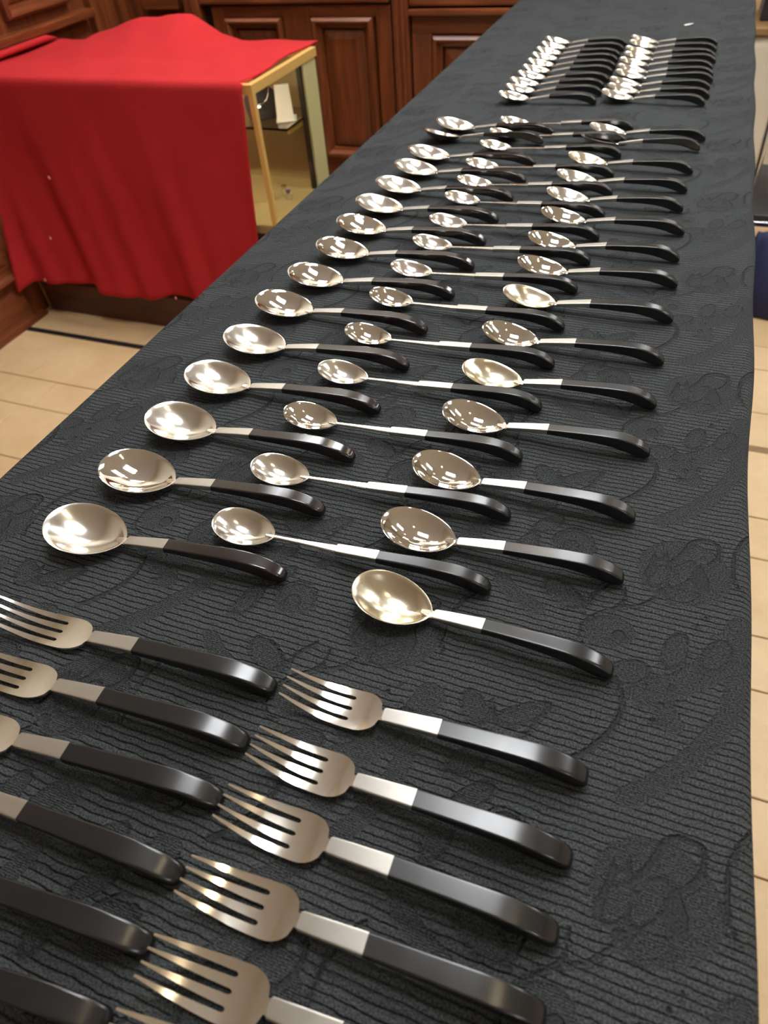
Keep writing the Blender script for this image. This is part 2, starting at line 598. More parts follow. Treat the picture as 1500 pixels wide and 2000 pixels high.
# ------------------------------------------------------------------ ceiling lights (fixtures seen in the reflections, plus an added panel behind the camera)
def ceiling_light(x, y, w, d, label):
    """suspended panel that shines down and up"""
    t = tag(empty('pendant_light', (x, y, CEIL)), label, 'light', 'suspended light panels')
    zt = -0.26
    v, f = join_data([box_data(-w / 2, w / 2, -d / 2, -d / 2 + 0.02, zt - 0.03, zt), box_data(-w / 2, w / 2, d / 2 - 0.02, d / 2, zt - 0.03, zt),
                      box_data(-w / 2, -w / 2 + 0.02, -d / 2, d / 2, zt - 0.03, zt), box_data(w / 2 - 0.02, w / 2, -d / 2, d / 2, zt - 0.03, zt),
                      box_data(-0.015, 0.015, -d / 2, d / 2, zt - 0.03, zt)])
    link('frame', mesh_of('frame', v, f, 'white_card'), t)
    box('housing', (-w / 2 + 0.01, w / 2 - 0.01, -d / 2 + 0.01, d / 2 - 0.01, zt - 0.006, zt + 0.02), 'white_card', t)
    for sx in (-1, 1):
        box('diffuser', (min(sx * 0.015, sx * (w / 2 - 0.02)), max(sx * 0.015, sx * (w / 2 - 0.02)), -d / 2 + 0.02, d / 2 - 0.02, zt - 0.022, zt - 0.0065), 'panel_light', t)
        box('hanger', (sx * w * 0.4 - 0.003, sx * w * 0.4 + 0.003, -0.003, 0.003, zt, 0), 'chrome', t)


PANELS = [(-1.25, 2.02, 'over the red cloth'), (-0.22, 0.85, 'over the near end of the long table'), (-0.10, 2.0, 'over the far end of the long table'),
          (1.45, 1.75, 'over the open floor on the right'), (0.75, 4.1, 'over the low draped table'), (2.2, 3.6, 'in the far right corner of the room'),
          (1.9, -1.3, 'added behind the camera on the right to lighten the forks')]  # unseen panel behind the camera, added to brighten the ceiling and the forks
for x, y, where in PANELS:
    ceiling_light(x, y, 0.60, 0.46, 'suspended white light panel ' + where)


def downlight(x, y, where):
    t = tag(empty('downlight', (x, y, CEIL)), 'small warm round downlight in the ceiling ' + where, 'light', 'warm downlights')
    n = 20
    ring = lambda r, z: [(r * math.cos(2 * PI * k / n), r * math.sin(2 * PI * k / n), z) for k in range(n)]
    v, f = loft([ring(0.062, 0), ring(0.062, -0.012), ring(0.045, -0.012), ring(0.045, 0)], cap=False)
    link('trim_ring', mesh_of('trim_ring', v, f, 'brass', True, 0.6), t)
    v, f = loft([ring(0.044, -0.004), ring(0.044, -0.008)])
    link('lamp', mesh_of('lamp', v, f, 'warm_light'), t)


for x, y, where in ((-0.55, 2.15, 'before the panelled back wall'), (0.3, 5.9, 'left of the pair by the far wall'), (1.3, 5.9, 'right of the pair by the far wall'),
                    (0.55, 0.35, 'beside the forks'), (-1.72, 2.05, 'in the corner behind the red cloth'), (1.1, 2.7, 'over the folding chair')):
    downlight(x, y, where)

# ------------------------------------------------------------------ long table and its black damask cloth
TX0, TX1, TY0, TY1 = -0.502, 0.1125, -0.10, 2.40
tb = tag(empty('folding_table', ((TX0 + TX1) / 2, (TY0 + TY1) / 2, 0)), 'long narrow folding table hidden under the black cloth', 'table')
cx, cy = tb.location.x, tb.location.y
box('table_top', (TX0 + 0.012 - cx, TX1 - 0.012 - cx, TY0 + 0.012 - cy, TY1 - 0.012 - cy, TZ - 0.04, TZ - 0.006), 'folding_table', tb, 0.003)
for sx in (TX0 + 0.06, TX1 - 0.06):
    for sy in (TY0 + 0.15, TY1 - 0.15):
        box('leg', (sx - cx - 0.014, sx - cx + 0.014, sy - cy - 0.014, sy - cy + 0.014, 0.0, TZ - 0.04), 'chrome', tb, 0.003)

# woven motif, millimetres on the cloth, one repeat (217 mm along the table, 176 mm across, half drop)
PER_Y, PER_X = 217.0, 176.0
K = 0.117
D_POLY = [[(46.3, 358.1), (49.5, 350.4), (45.9, 340.8), (44.1, 329.2), (44.8, 322.1), (42.0, 325.9), (40.7, 333.6), (43.7, 342.9)],
          [(53.9, 363.4), (55.9, 353.9), (54.2, 347.6), (51.1, 349.5)],
          [(79.0, 356.1), (79.9, 347.4), (83.5, 340.4), (83.4, 333.7), (79.4, 328.5), (75.5, 331.2), (72.4, 336.8), (73.8, 345.4)]]
D_LINE = [([(56.2, 346.9), (64.2, 359.3), (70.2, 373.2), (79.9, 378.1), (88.4, 374.9), (87.9, 362.5), (82.0, 353.6)], 18),
          ([(51.1, 316.8), (41.7, 306.1), (29.0, 300.1), (15.1, 289.9), (8.0, 280.1), (7.7, 270.3), (10.8, 263.0), (19.6, 260.1)], 11),
          ([(112.0, 394.8), (103.4, 381.7), (98.8, 365.9), (98.8, 347.9), (103.1, 336.1)], 14),
          ([(33.1, 462.8), (39.8, 446.0), (35.5, 426.9), (24.1, 409.6), (16.1, 402.2)], 17),
          ([(-11.8, 308.8), (-0.9, 304.2), (7.2, 291.1)], 12), ([(20.7, 319.1), (10.8, 305.3), (8.5, 295.4)], 14),
          ([(29.7, 317.9), (31.9, 308.1), (27.1, 300.1)], 12),
          ([(-25.5, 347.8), (-22.5, 354.9), (-11.9, 362.8), (0.6, 358.9), (6.8, 345.8)], 10),
          ([(-15.7, 341.7), (-14.7, 348.1), (-8.6, 350.0), (-5.4, 343.5)], 12),
          ([(-1.3, 431.2), (-8.8, 411.9), (-13.7, 407.0)], 10), ([(-34.3, 424.3), (-32.0, 412.2)], 12)]
D_CIRC = [((53.5, 321.8), 25), ((31.5, 276.9), 38), ((61.1, 452.3), 18), ((56.4, 440.1), 15), ((65.8, 466.6), 18), ((51.4, 462.4), 15),
          ((70.8, 457.0), 15), ((61, 441), 14), ((50, 449), 15), ((-5, 385), 14), ((5, 390), 12), ((-14, 391), 12), ((78, 300), 16), ((88, 296), 13), ((83, 308), 13)]
T_ELL = [((57.8, 326.9), (72.3, 354.0), 52), ((45.6, 324.3), (55.4, 345.2), 48), ((57.6, 317.6), (77.3, 325.2), 45),
         ((-29.9, 410.1), (-1.2, 430.3), 48), ((-50.1, 425.2), (-36.6, 405.4), 60), ((-21.9, 308.3), (4.9, 293.0), 70),
         ((-46, 322), (-38, 350), 55), ((-40, 352), (-22, 372), 50), ((28, 245), (52, 258), 70), ((62, 262), (70, 290), 60), ((84, 268), (96, 292), 60), ((-48, 372), (-30, 392), 60),
         ((37.7, 334.1), (96.3, 352.6), 250), ((-24.3, 342.1), (4.9, 351.2), 115), ((10.0, 273.5), (40.4, 283.4), 110)]
T_LINE = [([(102.7, 500.3), (100.0, 463.7), (87.9, 435.6), (68.2, 408.0), (48.6, 389.2)], 52), ([(48.1, 461.4), (59.9, 453.8), (67.3, 441.6)], 60),
          ([(-5, 380), (2, 392), (-10, 392)], 30), ([(48, 240), (70, 252), (92, 276), (104, 306)], 75), ([(-52, 300), (-40, 290), (-24, 282)], 50)]


def seg_d(px, py, a, b):
    ax, ay = a; bx, by = b
    dx, dy = bx - ax, by - ay
    t = np.clip(((px - ax) * dx + (py - ay) * dy) / max(dx * dx + dy * dy, 1e-9), 0, 1)
    return np.hypot(px - ax - t * dx, py - ay - t * dy)


def poly_d(px, py, P):
    d = np.full(px.shape, 1e9); inside = np.zeros(px.shape, bool)
    for a, b in zip(P, P[1:] + P[:1]):
        d = np.minimum(d, seg_d(px, py, a, b))
        cond = ((a[1] > py) != (b[1] > py))
        with np.errstate(divide='ignore', invalid='ignore'):
            xi = (b[0] - a[0]) * (py - a[1]) / (b[1] - a[1] + 1e-12) + a[0]
        inside ^= cond & (px < xi)
    return np.where(inside, -d, d)


def smooth_line(P):
    P = [np.array(p, float) for p in P]
    out = []
    for i in range(len(P) - 1):
        p0 = P[max(i - 1, 0)]; p1 = P[i]; p2 = P[i + 1]; p3 = P[min(i + 2, len(P) - 1)]
        for t in np.linspace(0, 1, 5)[:-1]:
            out.append(0.5 * ((2 * p1) + (p2 - p0) * t + (2 * p0 - 5 * p1 + 4 * p2 - p3) * t**2 + (3 * p1 - p0 - 3 * p2 + p3) * t**3))
    out.append(P[-1])
    return [tuple(p) for p in out]


def raster_motif(res=1.5):
    nx, ny = int(2 * PER_X / res), int(PER_Y / res)
    gx, gy = np.meshgrid((np.arange(nx) + 0.5) * 2 * PER_X / nx, (np.arange(ny) + 0.5) * PER_Y / ny, indexing='ij')
    M = np.full(gx.shape, 60.0); S = np.full(gx.shape, 60.0)

    def place(fn, tgt, xs, ys):
        x0, x1 = min(xs), max(xs); y0, y1 = min(ys), max(ys)
        for i in range(-3, 5):
            for j in range(-4, 4):
                ox, oy = i * PER_X, j * PER_Y + (i % 2) * PER_Y / 2
                m = 20
                sel = (gx > x0 + ox - m) & (gx < x1 + ox + m) & (gy > y0 + oy - m) & (gy < y1 + oy + m)
                if sel.any():
                    tgt[sel] = np.minimum(tgt[sel], fn(gx[sel] - ox, gy[sel] - oy))
    for P in D_POLY:
        place(lambda x, y, P=P: poly_d(x, y, P), S, [p[0] for p in P], [p[1] for p in P])
    for tgt, LL in ((S, D_LINE), (M, T_LINE)):
        for P, w in LL:
            Q = smooth_line(P)

            def fn(x, y, Q=Q, w=w):
                d = np.full(x.shape, 1e9)
                for a, b in zip(Q[:-1], Q[1:]):
                    d = np.minimum(d, seg_d(x, y, a, b))
                return d - w * K * (0.72 if w < 25 else 1.0)
            place(fn, tgt, [p[0] for p in P], [p[1] for p in P])
    for c, r in D_CIRC:
        place(lambda x, y, c=c, r=r: np.hypot(x - c[0], y - c[1]) - r * K, S, [c[0] - 5, c[0] + 5], [c[1] - 5, c[1] + 5])
    for a, b, w in T_ELL:
        cxm, cym = (a[0] + b[0]) / 2, (a[1] + b[1]) / 2
        L_ = math.hypot(b[0] - a[0], b[1] - a[1]) / 2; ux, uy = (b[0] - a[0]) / (2 * L_), (b[1] - a[1]) / (2 * L_)
        W_ = w * K

        def fn(x, y, cxm=cxm, cym=cym, L_=L_, W_=W_, ux=ux, uy=uy):
            u = (x - cxm) * ux + (y - cym) * uy; v = -(x - cxm) * uy + (y - cym) * ux
            q = np.sqrt((u / L_)**2 + (v / W_)**2)
            return (q - 1) * min(L_, W_)
        R_ = max(L_, W_)
        place(fn, M, [cxm - R_, cxm + R_], [cym - R_, cym + R_])
        if w < 80:                                            # leaves and petals carry a satin outline
            place(lambda x, y, fn=fn: np.abs(fn(x, y)) - 0.7, S, [cxm - R_, cxm + R_], [cym - R_, cym + R_])
    return M, S


M_R, S_R = raster_motif()


def sample(Rr, x, y):
    nx, ny = Rr.shape
    u = (x / (2 * PER_X) * nx - 0.5); v = (y / PER_Y * ny - 0.5)
    i = np.floor(u).astype(int); j = np.floor(v).astype(int)
    fu, fv = u - i, v - j
    g_ = lambda a, b: Rr[a % nx, b % ny]
    return (g_(i, j) * (1 - fu) + g_(i + 1, j) * fu) * (1 - fv) + (g_(i, j + 1) * (1 - fu) + g_(i + 1, j + 1) * fu) * fv


def tablecloth():
    Rr = 0.011
    st = 0.0026
    # across: arc-length parameter from the left hem to the right hem
    drop = 0.62
    top_w = TX1 - TX0 - 2 * Rr
    arc = Rr * PI / 2
    s_list = list(np.linspace(0, drop, 20)[:-1]) + list(drop + np.linspace(0, arc, 6)[:-1]) + \
        list(drop + arc + np.linspace(0, top_w, int(top_w / st))) + list(drop + arc + top_w + np.linspace(0, arc, 8)[1:]) + \
        list(drop + 2 * arc + top_w + np.linspace(0, drop, 20)[1:])
    s = np.array(s_list)
    yl = np.concatenate([np.arange(TY0, 1.0, st), np.arange(1.0, TY1, 0.0042), [TY1]])
    Sg, Yg = np.meshgrid(s, yl, indexing='ij')
    a1, a2 = drop, drop + arc
    a3, a4 = a2 + top_w, a2 + top_w + arc
    X = np.empty_like(Sg); Z = np.empty_like(Sg)
    m = Sg <= a1
    X[m] = TX0; Z[m] = TZ - Rr - (a1 - Sg[m])
    m = (Sg > a1) & (Sg < a2); th = (Sg[m] - a1) / Rr
    X[m] = TX0 + Rr - Rr * np.cos(th); Z[m] = TZ - Rr + Rr * np.sin(th)
    m = (Sg >= a2) & (Sg <= a3)
    X[m] = TX0 + Rr + (Sg[m] - a2); Z[m] = TZ
    m = (Sg > a3) & (Sg < a4); th = (Sg[m] - a3) / Rr
    X[m] = TX1 - Rr + Rr * np.sin(th); Z[m] = TZ - Rr + Rr * np.cos(th)
    m = Sg >= a4
    X[m] = TX1; Z[m] = TZ - Rr - (Sg[m] - a4)
    # hanging sides lean in slightly and wave, the right edge wanders a little
    lo = np.clip((TZ - Rr - Z) / 0.6, 0, 1)
    side = np.where(Sg < (a2 + a3) / 2, 1.0, -1.0)
    X += side * lo * (0.03 + 0.012 * np.sin(Yg * 17) + 0.008 * np.sin(Yg * 31 + 1))
    we = np.clip((X - (TX1 - 0.03)) / 0.03, 0, 1) * (lo <= 0.02)
    X += we * (0.0026 * np.sin(Yg * 9.0 + 0.6) * np.clip(1.2 - Yg, 0, 1) + 0.0014 * np.sin(Yg * 23.0) - 0.0025 * np.clip((Yg - 0.5) / 1.8, 0, 1) + 0.002 * np.clip((0.35 - Yg) / 0.35, 0, 1))
    # very slight unevenness of the lying cloth, never above the table plane
    lie = ((Sg > a2) & (Sg < a3))
    Z -= lie * 0.00035 * (1 + np.sin(Yg * 41 + 3 * np.sin(X * 23)) * np.sin(X * 37 + 2 * np.sin(Yg * 13)))
    ns, ny = Sg.shape
    co = np.stack([X, Yg, Z], -1).reshape(-1, 3)
    i, j = np.meshgrid(np.arange(ns - 1), np.arange(ny - 1), indexing='ij')
    a = (i * ny + j).ravel()
    quads = np.stack([a, a + ny, a + ny + 1, a + 1], -1)
    # ends of the cloth hang straight down from the first and last rows
    ex = []
    ecount = len(co)
    for jj, sgn in ((0, -1), (ny - 1, 1)):
        cols = np.where((s >= a2) & (s <= a3))[0][::6]
        base = [k * ny + jj for k in cols]
        low = co[base].copy(); low[:, 2] = TZ - 0.55; low[:, 1] -= sgn * 0.01
        ids = np.arange(ecount, ecount + len(base)); ecount += len(base)
        co = np.concatenate([co, low])
        for q in range(len(base) - 1):
            ex.append((base[q], ids[q], ids[q + 1], base[q + 1]) if sgn < 0 else (base[q], base[q + 1], ids[q + 1], ids[q]))
    quads = np.concatenate([quads, np.array(ex)])
    me = bpy.data.meshes.new('tablecloth')
    me.vertices.add(len(co)); me.vertices.foreach_set('co', co.astype(np.float32).ravel())
    me.loops.add(quads.size); me.loops.foreach_set('vertex_index', quads.astype(np.int32).ravel())
    me.polygons.add(len(quads)); me.polygons.foreach_set('loop_start', np.arange(0, quads.size, 4, dtype=np.int32))
    me.polygons.foreach_set('use_smooth', np.ones(len(quads), bool))
    me.update(calc_edges=True); me.validate()
    su = np.concatenate([(Sg - a2 + TX0 + Rr).ravel(), co[Sg.size:, 0]])
    sv = np.concatenate([Yg.ravel(), co[Sg.size:, 1] + (TZ - co[Sg.size:, 2])])
    for nm, Rs in (('motif', M_R), ('satin', S_R)):
        at = me.attributes.new(nm, 'FLOAT', 'POINT')
        at.data.foreach_set('value', sample(Rs, su * 1000, sv * 1000).astype(np.float32))
    uvl = me.uv_layers.new(name='cloth')
    li = np.empty(len(me.loops), np.int32); me.loops.foreach_get('vertex_index', li)
    uvl.data.foreach_set('uv', np.stack([su[li], sv[li]], -1).astype(np.float32).ravel())
    me.materials.append(MAT['damask'])
    return tag(link('tablecloth', me), 'black ribbed damask tablecloth with woven flowers covering the long table', 'tablecloth')


tablecloth()


# ------------------------------------------------------------------ cutlery
TOP_K = [(0.0, .0128), (.3, .0149), (.55, .0163), (.68, .0163), (.8, .0149), (.9, .0121), (.96, .0090), (.99, .0066), (1.0, .0052)]
BOT_K = [(0.0, .0078), (.3, .0079), (.55, .0072), (.68, .0058), (.8, .0032), (.88, .0011), (.94, .0002), (.98, .0003), (1.0, .0010)]
WID_K = [(0.0, 1.0), (.3, 1.04), (.6, 1.11), (.8, 1.14), (.9, 1.11), (.96, 1.02), (.985, .90), (1.0, .68)]


def handle_mesh(x0, x1, w0, zs=1.0):
    secs = []
    for s in list(np.linspace(0, .6, 9)) + list(np.linspace(.64, .96, 10)) + [.975, .988, .996, 1.0]:
        zt, zb = curve(TOP_K, s) * zs, curve(BOT_K, s) * (zs if s < 0.7 else 1.0)
        r = .0009 + .0011 * np.clip((s - .7) / .28, 0, 1)
        secs.append(rrect(x0 + (x1 - x0) * s, w0 * curve(WID_K, s), zb, zt, r, 3))
    return loft(secs)


def ferrule_mesh(x0, x1, w0, w1, zt0=.0078, zt1=.0129, th0=.0034, th1=.0049):
    secs = []
    for s, k in ((0, .86), (.03, 1), (.35, 1), (.7, 1), (1, 1)):
        zt = zt0 + (zt1 - zt0) * (s ** 0.9)
        th = th0 + (th1 - th0) * s
        w = (w0 + (w1 - w0) * s) * k
        secs.append(rrect(x0 + (x1 - x0) * s, w, zt - th, zt, .0007, 3))
    return loft(secs)


def bowl_mesh(length, width, depth, rim_tip, rim_neck, neck_w, neck_len, th=.0011):
    """shell of the bowl from the tip at x = 0 towards the neck, plus the short neck"""
    na, nr = 48, 11
    Lb = length
    rings_in, rings_out = [], []

    def outline(a):
        c, s_ = math.cos(a), math.sin(a)
        # egg: blunt towards the tip, pointed towards the neck
        x = Lb / 2 * (1 - c)
        t = x / Lb
        k = 1.0 - 0.24 * (t - 0.42)
        pw = 1.0 if t < 0.5 else 1.0 + 0.35 * (t - 0.5)
        y = width / 2 * k * math.copysign(abs(s_) ** pw, s_) * 1.0
        return x, y

    def rim(x):
        t = x / Lb
        return rim_tip * (1 - t) + rim_neck * t - 0.0010 * math.sin(PI * t)
    cxm = Lb * 0.48
    V, F = [], []
    idx = {}
    for side in (0, 1):
        for r in range(nr + 1):
            q = 0.962 * r / (nr - 1) if r < nr else 1.0
            for k_ in range(na if r else 1):
                a = 2 * PI * k_ / na
                ox, oy = outline(a)
                x = cxm + (ox - cxm) * q; yv = oy * q
                zr = rim(x)
                dd = depth * (1 - (q / 0.962) ** 2.1) if r < nr - 1 else (0.0002 if r < nr else 0.0)
                z = zr - dd
                if side:
                    z -= th * (1.0 if r < nr else 0.75)
                    x = cxm + (x - cxm) * (1.0 if r == nr else 1.0)
                idx[(side, r, k_)] = len(V)
                V.append((x, yv, z))
    for side in (0, 1):
        for r in range(nr):
            for k_ in range(na):
                k2 = (k_ + 1) % na
                if r == 0:
                    q = (idx[(side, 0, 0)], idx[(side, 1, k_)], idx[(side, 1, k2)])
                else:
                    q = (idx[(side, r, k_)], idx[(side, r + 1, k_)], idx[(side, r + 1, k2)], idx[(side, r, k2)])
                F.append(q if side else tuple(reversed(q)))
    for k_ in range(na):
        k2 = (k_ + 1) % na
        F.append((idx[(0, nr, k_)], idx[(0, nr, k2)], idx[(1, nr, k2)], idx[(1, nr, k_)]))
    # neck: a small drop-shaped bar that leaves the end of the bowl
    secs = []
    for s, wv in ((-.0075, .55), (-.004, .80), (-.001, 1.0), (neck_len * .5, .95), (neck_len, 1.0)):
        x = Lb + s
        zt = rim_neck - .0001 + max(s, 0) * 0.10
        secs.append(rrect(x, neck_w * wv, zt - (.0016 if s < -.003 else .0026), zt, .0008, 2))
    nv, nf = loft(secs)
    return join_data([(V, F), (nv, nf)])


def recalc(me):
    bm = bmesh.new(); bm.from_mesh(me)
    bmesh.ops.recalc_face_normals(bm, faces=bm.faces[:])
    bm.to_mesh(me); bm.free()
    return me


def spoon_meshes(total, bowl_l, bowl_w, depth, stem_to, fer_to, w0, zs=1.0, tips=(.0106, .0064)):
    """returns [(part name, mesh, material)] centred on the middle of the spoon; tip at -total/2"""
    off = -total / 2
    stem = stem_to is not None
    parts = []
    nl = 0.003
    v, f = bowl_mesh(bowl_l, bowl_w, depth, tips[0], tips[1], 0.0040 if stem else w0 * 0.72, nl)
    parts.append(('bowl', v, f, 'silver_worn'))
    x = bowl_l + nl
    if stem:
        secs = []
        for s in np.linspace(0, 1, 9):
            w = .0036 + .0034 * s ** 1.6
            zt = tips[1] + .0004 + .0026 * s
            secs.append(rrect(x - .003 + (stem_to - x + .004) * s, w, zt - .0022, zt, .0009, 2))
        v, f = loft(secs)
        parts.append(('stem', v, f, 'silver_worn'))
        x = stem_to
        v, f = ferrule_mesh(x, fer_to, w0 * .94, w0, .0102, .0129, .0040, .0049)
    else:
        v, f = ferrule_mesh(x - .0015, fer_to, w0 * .84, w0, tips[1] + .0014, .0129)
    parts.append(('collar', v, f, 'silver_collar'))
    v, f = handle_mesh(fer_to - .0002, total, w0, zs)
    parts.append(('handle', v, f, 'ebony'))
    out = []
    for n, v, f, m in parts:
        v = [(p[0] + off, p[1], p[2]) for p in v]
        out.append((n, recalc(mesh_of(n, v, f, m, True, 0.95)), m))
    return out


def fork_meshes(total, head, slot, pitch_tip, pitch_root, fer_to, w0):
    """four-tined head built on a strip grid so that the slots are open"""
    off = -total / 2
    h_tip, h_root = .0005, pitch_root / 2 - .00125
    th = .0017
    sh = slot + .004                                     # where the shoulders begin to round
    wide = 1.5 * pitch_root + h_root
    neck = w0 * .31

    def zc(x):
        t = x / head
        return curve([(0, .0138), (.2, .0078), (.42, .0036), (.62, .0028), (.8, .0040), (.92, .0058), (1.0, .0068)], t)

    def pitch(x):
        t = min(x / slot, 1)
        return pitch_tip + (pitch_root - pitch_tip) * (1 - (1 - t) ** 1.7)

    def hw(x):
        t = min(x / (slot * .93), 1)
        return h_tip + (h_root - h_tip) * (1 - (1 - t) ** 1.45)

    def lateral(x, i, side):
        """edge of tine i (0..3) on side -1 / +1"""
        p = pitch(x)
        c = (i - 1.5) * p
        g = p / 2 - hw(x)                                 # half gap
        if x > slot - 2 * g:
            q = np.clip((x - (slot - 2 * .00125)) / (2 * .00125), 0, 1)
            g = .00125 * math.sqrt(max(0, 1 - q * q))
        yv = c + side * (p / 2 - g)
        if (i == 0 and side < 0) or (i == 3 and side > 0):
            yv = c + side * hw(x)
        if x > sh:
            q = (x - sh) / (head - sh)
            w = neck + (wide - neck) * math.sqrt(max(0, 1 - min(q * 1.10, 1) ** 2.2))
            yv *= w / wide
        return yv
    xs = list(np.linspace(0, slot * .9, 14)) + list(np.linspace(slot * .92, slot, 7)) + list(np.linspace(slot, head, 16)[1:]) + [head + .004]
    parts, tines = [], []
    nc = 3
    for i in range(4):
        V, F = [], []
        for x in xs:
            a, b = lateral(min(x, head), i, -1), lateral(min(x, head), i, 1)
            z = zc(min(x, head))
            tx = th * (.55 + .45 * min(x / (slot * .6), 1))
            for c in range(nc + 1):
                yv = a + (b - a) * c / nc
                crown = .0010 * (1 - min(abs(yv) / .013, 1) ** 2) * min(x / head, 1)
                V.append((x, yv, z - crown))
            for c in range(nc + 1):
                yv = a + (b - a) * c / nc
                crown = .0010 * (1 - min(abs(yv) / .013, 1) ** 2) * min(x / head, 1)
                V.append((x, yv, z - crown - tx))
        n = 2 * (nc + 1)
        T = []                                            # faces of the free tine
        for r in range(len(xs) - 1):
            o, p = r * n, (r + 1) * n
            joined = xs[r] >= slot - 1e-6
            G = F if joined else T
            for c in range(nc):
                G.append((o + c, p + c, p + c + 1, o + c + 1))
                G.append((o + nc + 1 + c, o + nc + 2 + c, p + nc + 2 + c, p + nc + 1 + c))
            if not (joined and i > 0):
                G.append((o, o + nc + 1, p + nc + 1, p))
            if not (joined and i < 3):
                G.append((o + nc, p + nc, p + 2 * nc + 1, o + 2 * nc + 1))
        T.append(tuple(range(nc + 1)) + tuple(reversed(range(nc + 1, n))))
        o = (len(xs) - 1) * n
        F.append(tuple(o + k for k in reversed(range(nc + 1))) + tuple(o + k for k in range(nc + 1, n)))
        V = [(q[0] + off, q[1], q[2]) for q in V]
        parts.append((V, F))
        tines.append((V, T))

    def finish(name, v, f):
        me = mesh_of(name, v, f, 'silver_fork', True)
        bm = bmesh.new(); bm.from_mesh(me)
        bmesh.ops.remove_doubles(bm, verts=bm.verts[:], dist=.00002)
        bmesh.ops.delete(bm, geom=[q for q in bm.verts if not q.link_faces], context='VERTS')
        bmesh.ops.recalc_face_normals(bm, faces=bm.faces[:])
        bm.to_mesh(me); bm.free()
        me.polygons.foreach_set('use_smooth', [True] * len(me.polygons))
        me.set_sharp_from_angle(angle=0.75)
        return me
    out = [('head', finish('head', *join_data(parts)), 'silver_fork')]
    for v, f in tines:
        out.append(('tine', finish('tine', v, f), 'silver_fork'))
    v, f = ferrule_mesh(head + .0005, fer_to, w0 * .86, w0, .0080, .0129)
    out.append(('collar', recalc(mesh_of('collar', [(p[0] + off, p[1], p[2]) for p in v], f, 'silver_collar', True, 0.95)), 'silver_collar'))
    v, f = handle_mesh(fer_to - .0002, total, w0)
    out.append(('handle', recalc(mesh_of('handle', [(p[0] + off, p[1], p[2]) for p in v], f, 'ebony', True, 0.95)), 'ebony'))
    return out


def settle(parts):
    """drop a kind so that its lowest point lies at z = 0"""
    lo = min(v.co.z for _, me, _ in parts for v in me.vertices)
    for _, me, _ in parts:
        me.transform(Matrix.Translation((0, 0, -lo)))
    return parts


KIND = {
    'tablespoon': settle(spoon_meshes(.2011, .0668, .0500, .0102, None, .1048, .0102, 1.0, (.0172, .0062))),
    'iced_tea_spoon': settle(spoon_meshes(.2172, .0502, .0352, .0086, .1015, .1343, .0092, 1.0, (.0142, .0064))),
    'dessert_spoon': settle(spoon_meshes(.1762, .0568, .0405, .0096, None, .0927, .0096, 1.0, (.0166, .0060))),
    'salad_fork': settle(fork_meshes(.1846, .0635, .0438, .0058, .0071, .0995, .0106)),
    'dinner_fork': settle(fork_meshes(.2233, .0850, .0600, .0060, .0068, .1227, .0110)),
}


def lay(kind, x, y, ang, label, cat, group, mats=None, roll=0.0):
    """one piece of cutlery: a copy of its kind, sharing mesh data"""
    lift = 0.0
    if roll:
        c, s = math.cos(roll), math.sin(roll)
        lift = -min(s * v.co.y + c * v.co.z for _, me, _ in KIND[kind] for v in me.vertices)
    e = link(kind, None, None, (x, y, TZ + .0004 + lift), (0, 0, 0))
    e.rotation_euler = (Matrix.Rotation(ang, 3, 'Z') @ Matrix.Rotation(roll, 3, 'X')).to_euler()
    e.empty_display_size = .02
    tag(e, label, cat, group)
    made = {}
    for n, me, m in KIND[kind]:
        o = link(n, me, made['head'] if n == 'tine' else e)      # tines belong to the fork's head
        made[n] = o
        mm = (mats or {}).get(n)
        if mm and mm != m:
            o.material_slots[0].link = 'OBJECT'
            o.material_slots[0].material = MAT[mm]
    return e


ORD = ['first', 'second', 'third', 'fourth', 'fifth', 'sixth', 'seventh', 'eighth', 'ninth', 'tenth', 'eleventh', 'twelfth', 'thirteenth', 'fourteenth', 'last']
L_POS = [(-0.2993, 0.2455, 0.0608), (-0.2994, 0.3144, 0.0551), (-0.3009, 0.3821, 0.0336), (-0.3035, 0.4515, 0.0196), (-0.3009, 0.5233, 0.0301), (-0.304, 0.5953, -0.0192), (-0.2976, 0.6681, 0.0293), (-0.2945, 0.74, 0.0158), (-0.2972, 0.8079, -0.0142), (-0.2978, 0.8752, -0.027), (-0.2951, 0.9453, -0.0116), (-0.2918, 1.0135, -0.0352), (-0.2927, 1.0793, -0.0042), (-0.3002, 1.1690, 0.0300), (-0.2911, 1.218, -0.0069)]
M_POS = [(-0.1649, 0.2831, 0.0177), (-0.1676, 0.352, 0.0434), (-0.1739, 0.4227, 0.0163), (-0.1725, 0.4941, 0.0172), (-0.1743, 0.564, 0.005), (-0.1772, 0.6376, -0.0371), (-0.1775, 0.712, 0.0214), (-0.1744, 0.782, 0.0135), (-0.1739, 0.8474, 0.0134), (-0.1765, 0.9186, -0.0387), (-0.1765, 0.9853, 0.0337), (-0.1834, 1.0519, 0.0126), (-0.1832, 1.133, 0.011), (-0.1828, 1.1918, 0.0267), (-0.1799, 1.2528, 0.0288)]
R_POS = [(-0.0567, 0.2493, -0.0497), (-0.0598, 0.3185, 0.0261), (-0.059, 0.3839, -0.0242), (-0.0562, 0.4588, 0.0071), (-0.0573, 0.5256, 0.006), (-0.0569, 0.5966, -0.0031), (-0.0548, 0.6752, 0.0004), (-0.0558, 0.7481, 0.0202), (-0.0581, 0.8125, -0.0119), (-0.0574, 0.8855, -0.0226), (-0.0636, 0.9532, 0.0017), (-0.0625, 1.0178, -0.0111), (-0.0591, 1.0879, -0.0373), (-0.0549, 1.1745, 0.0300), (-0.0492, 1.2241, -0.0164)]
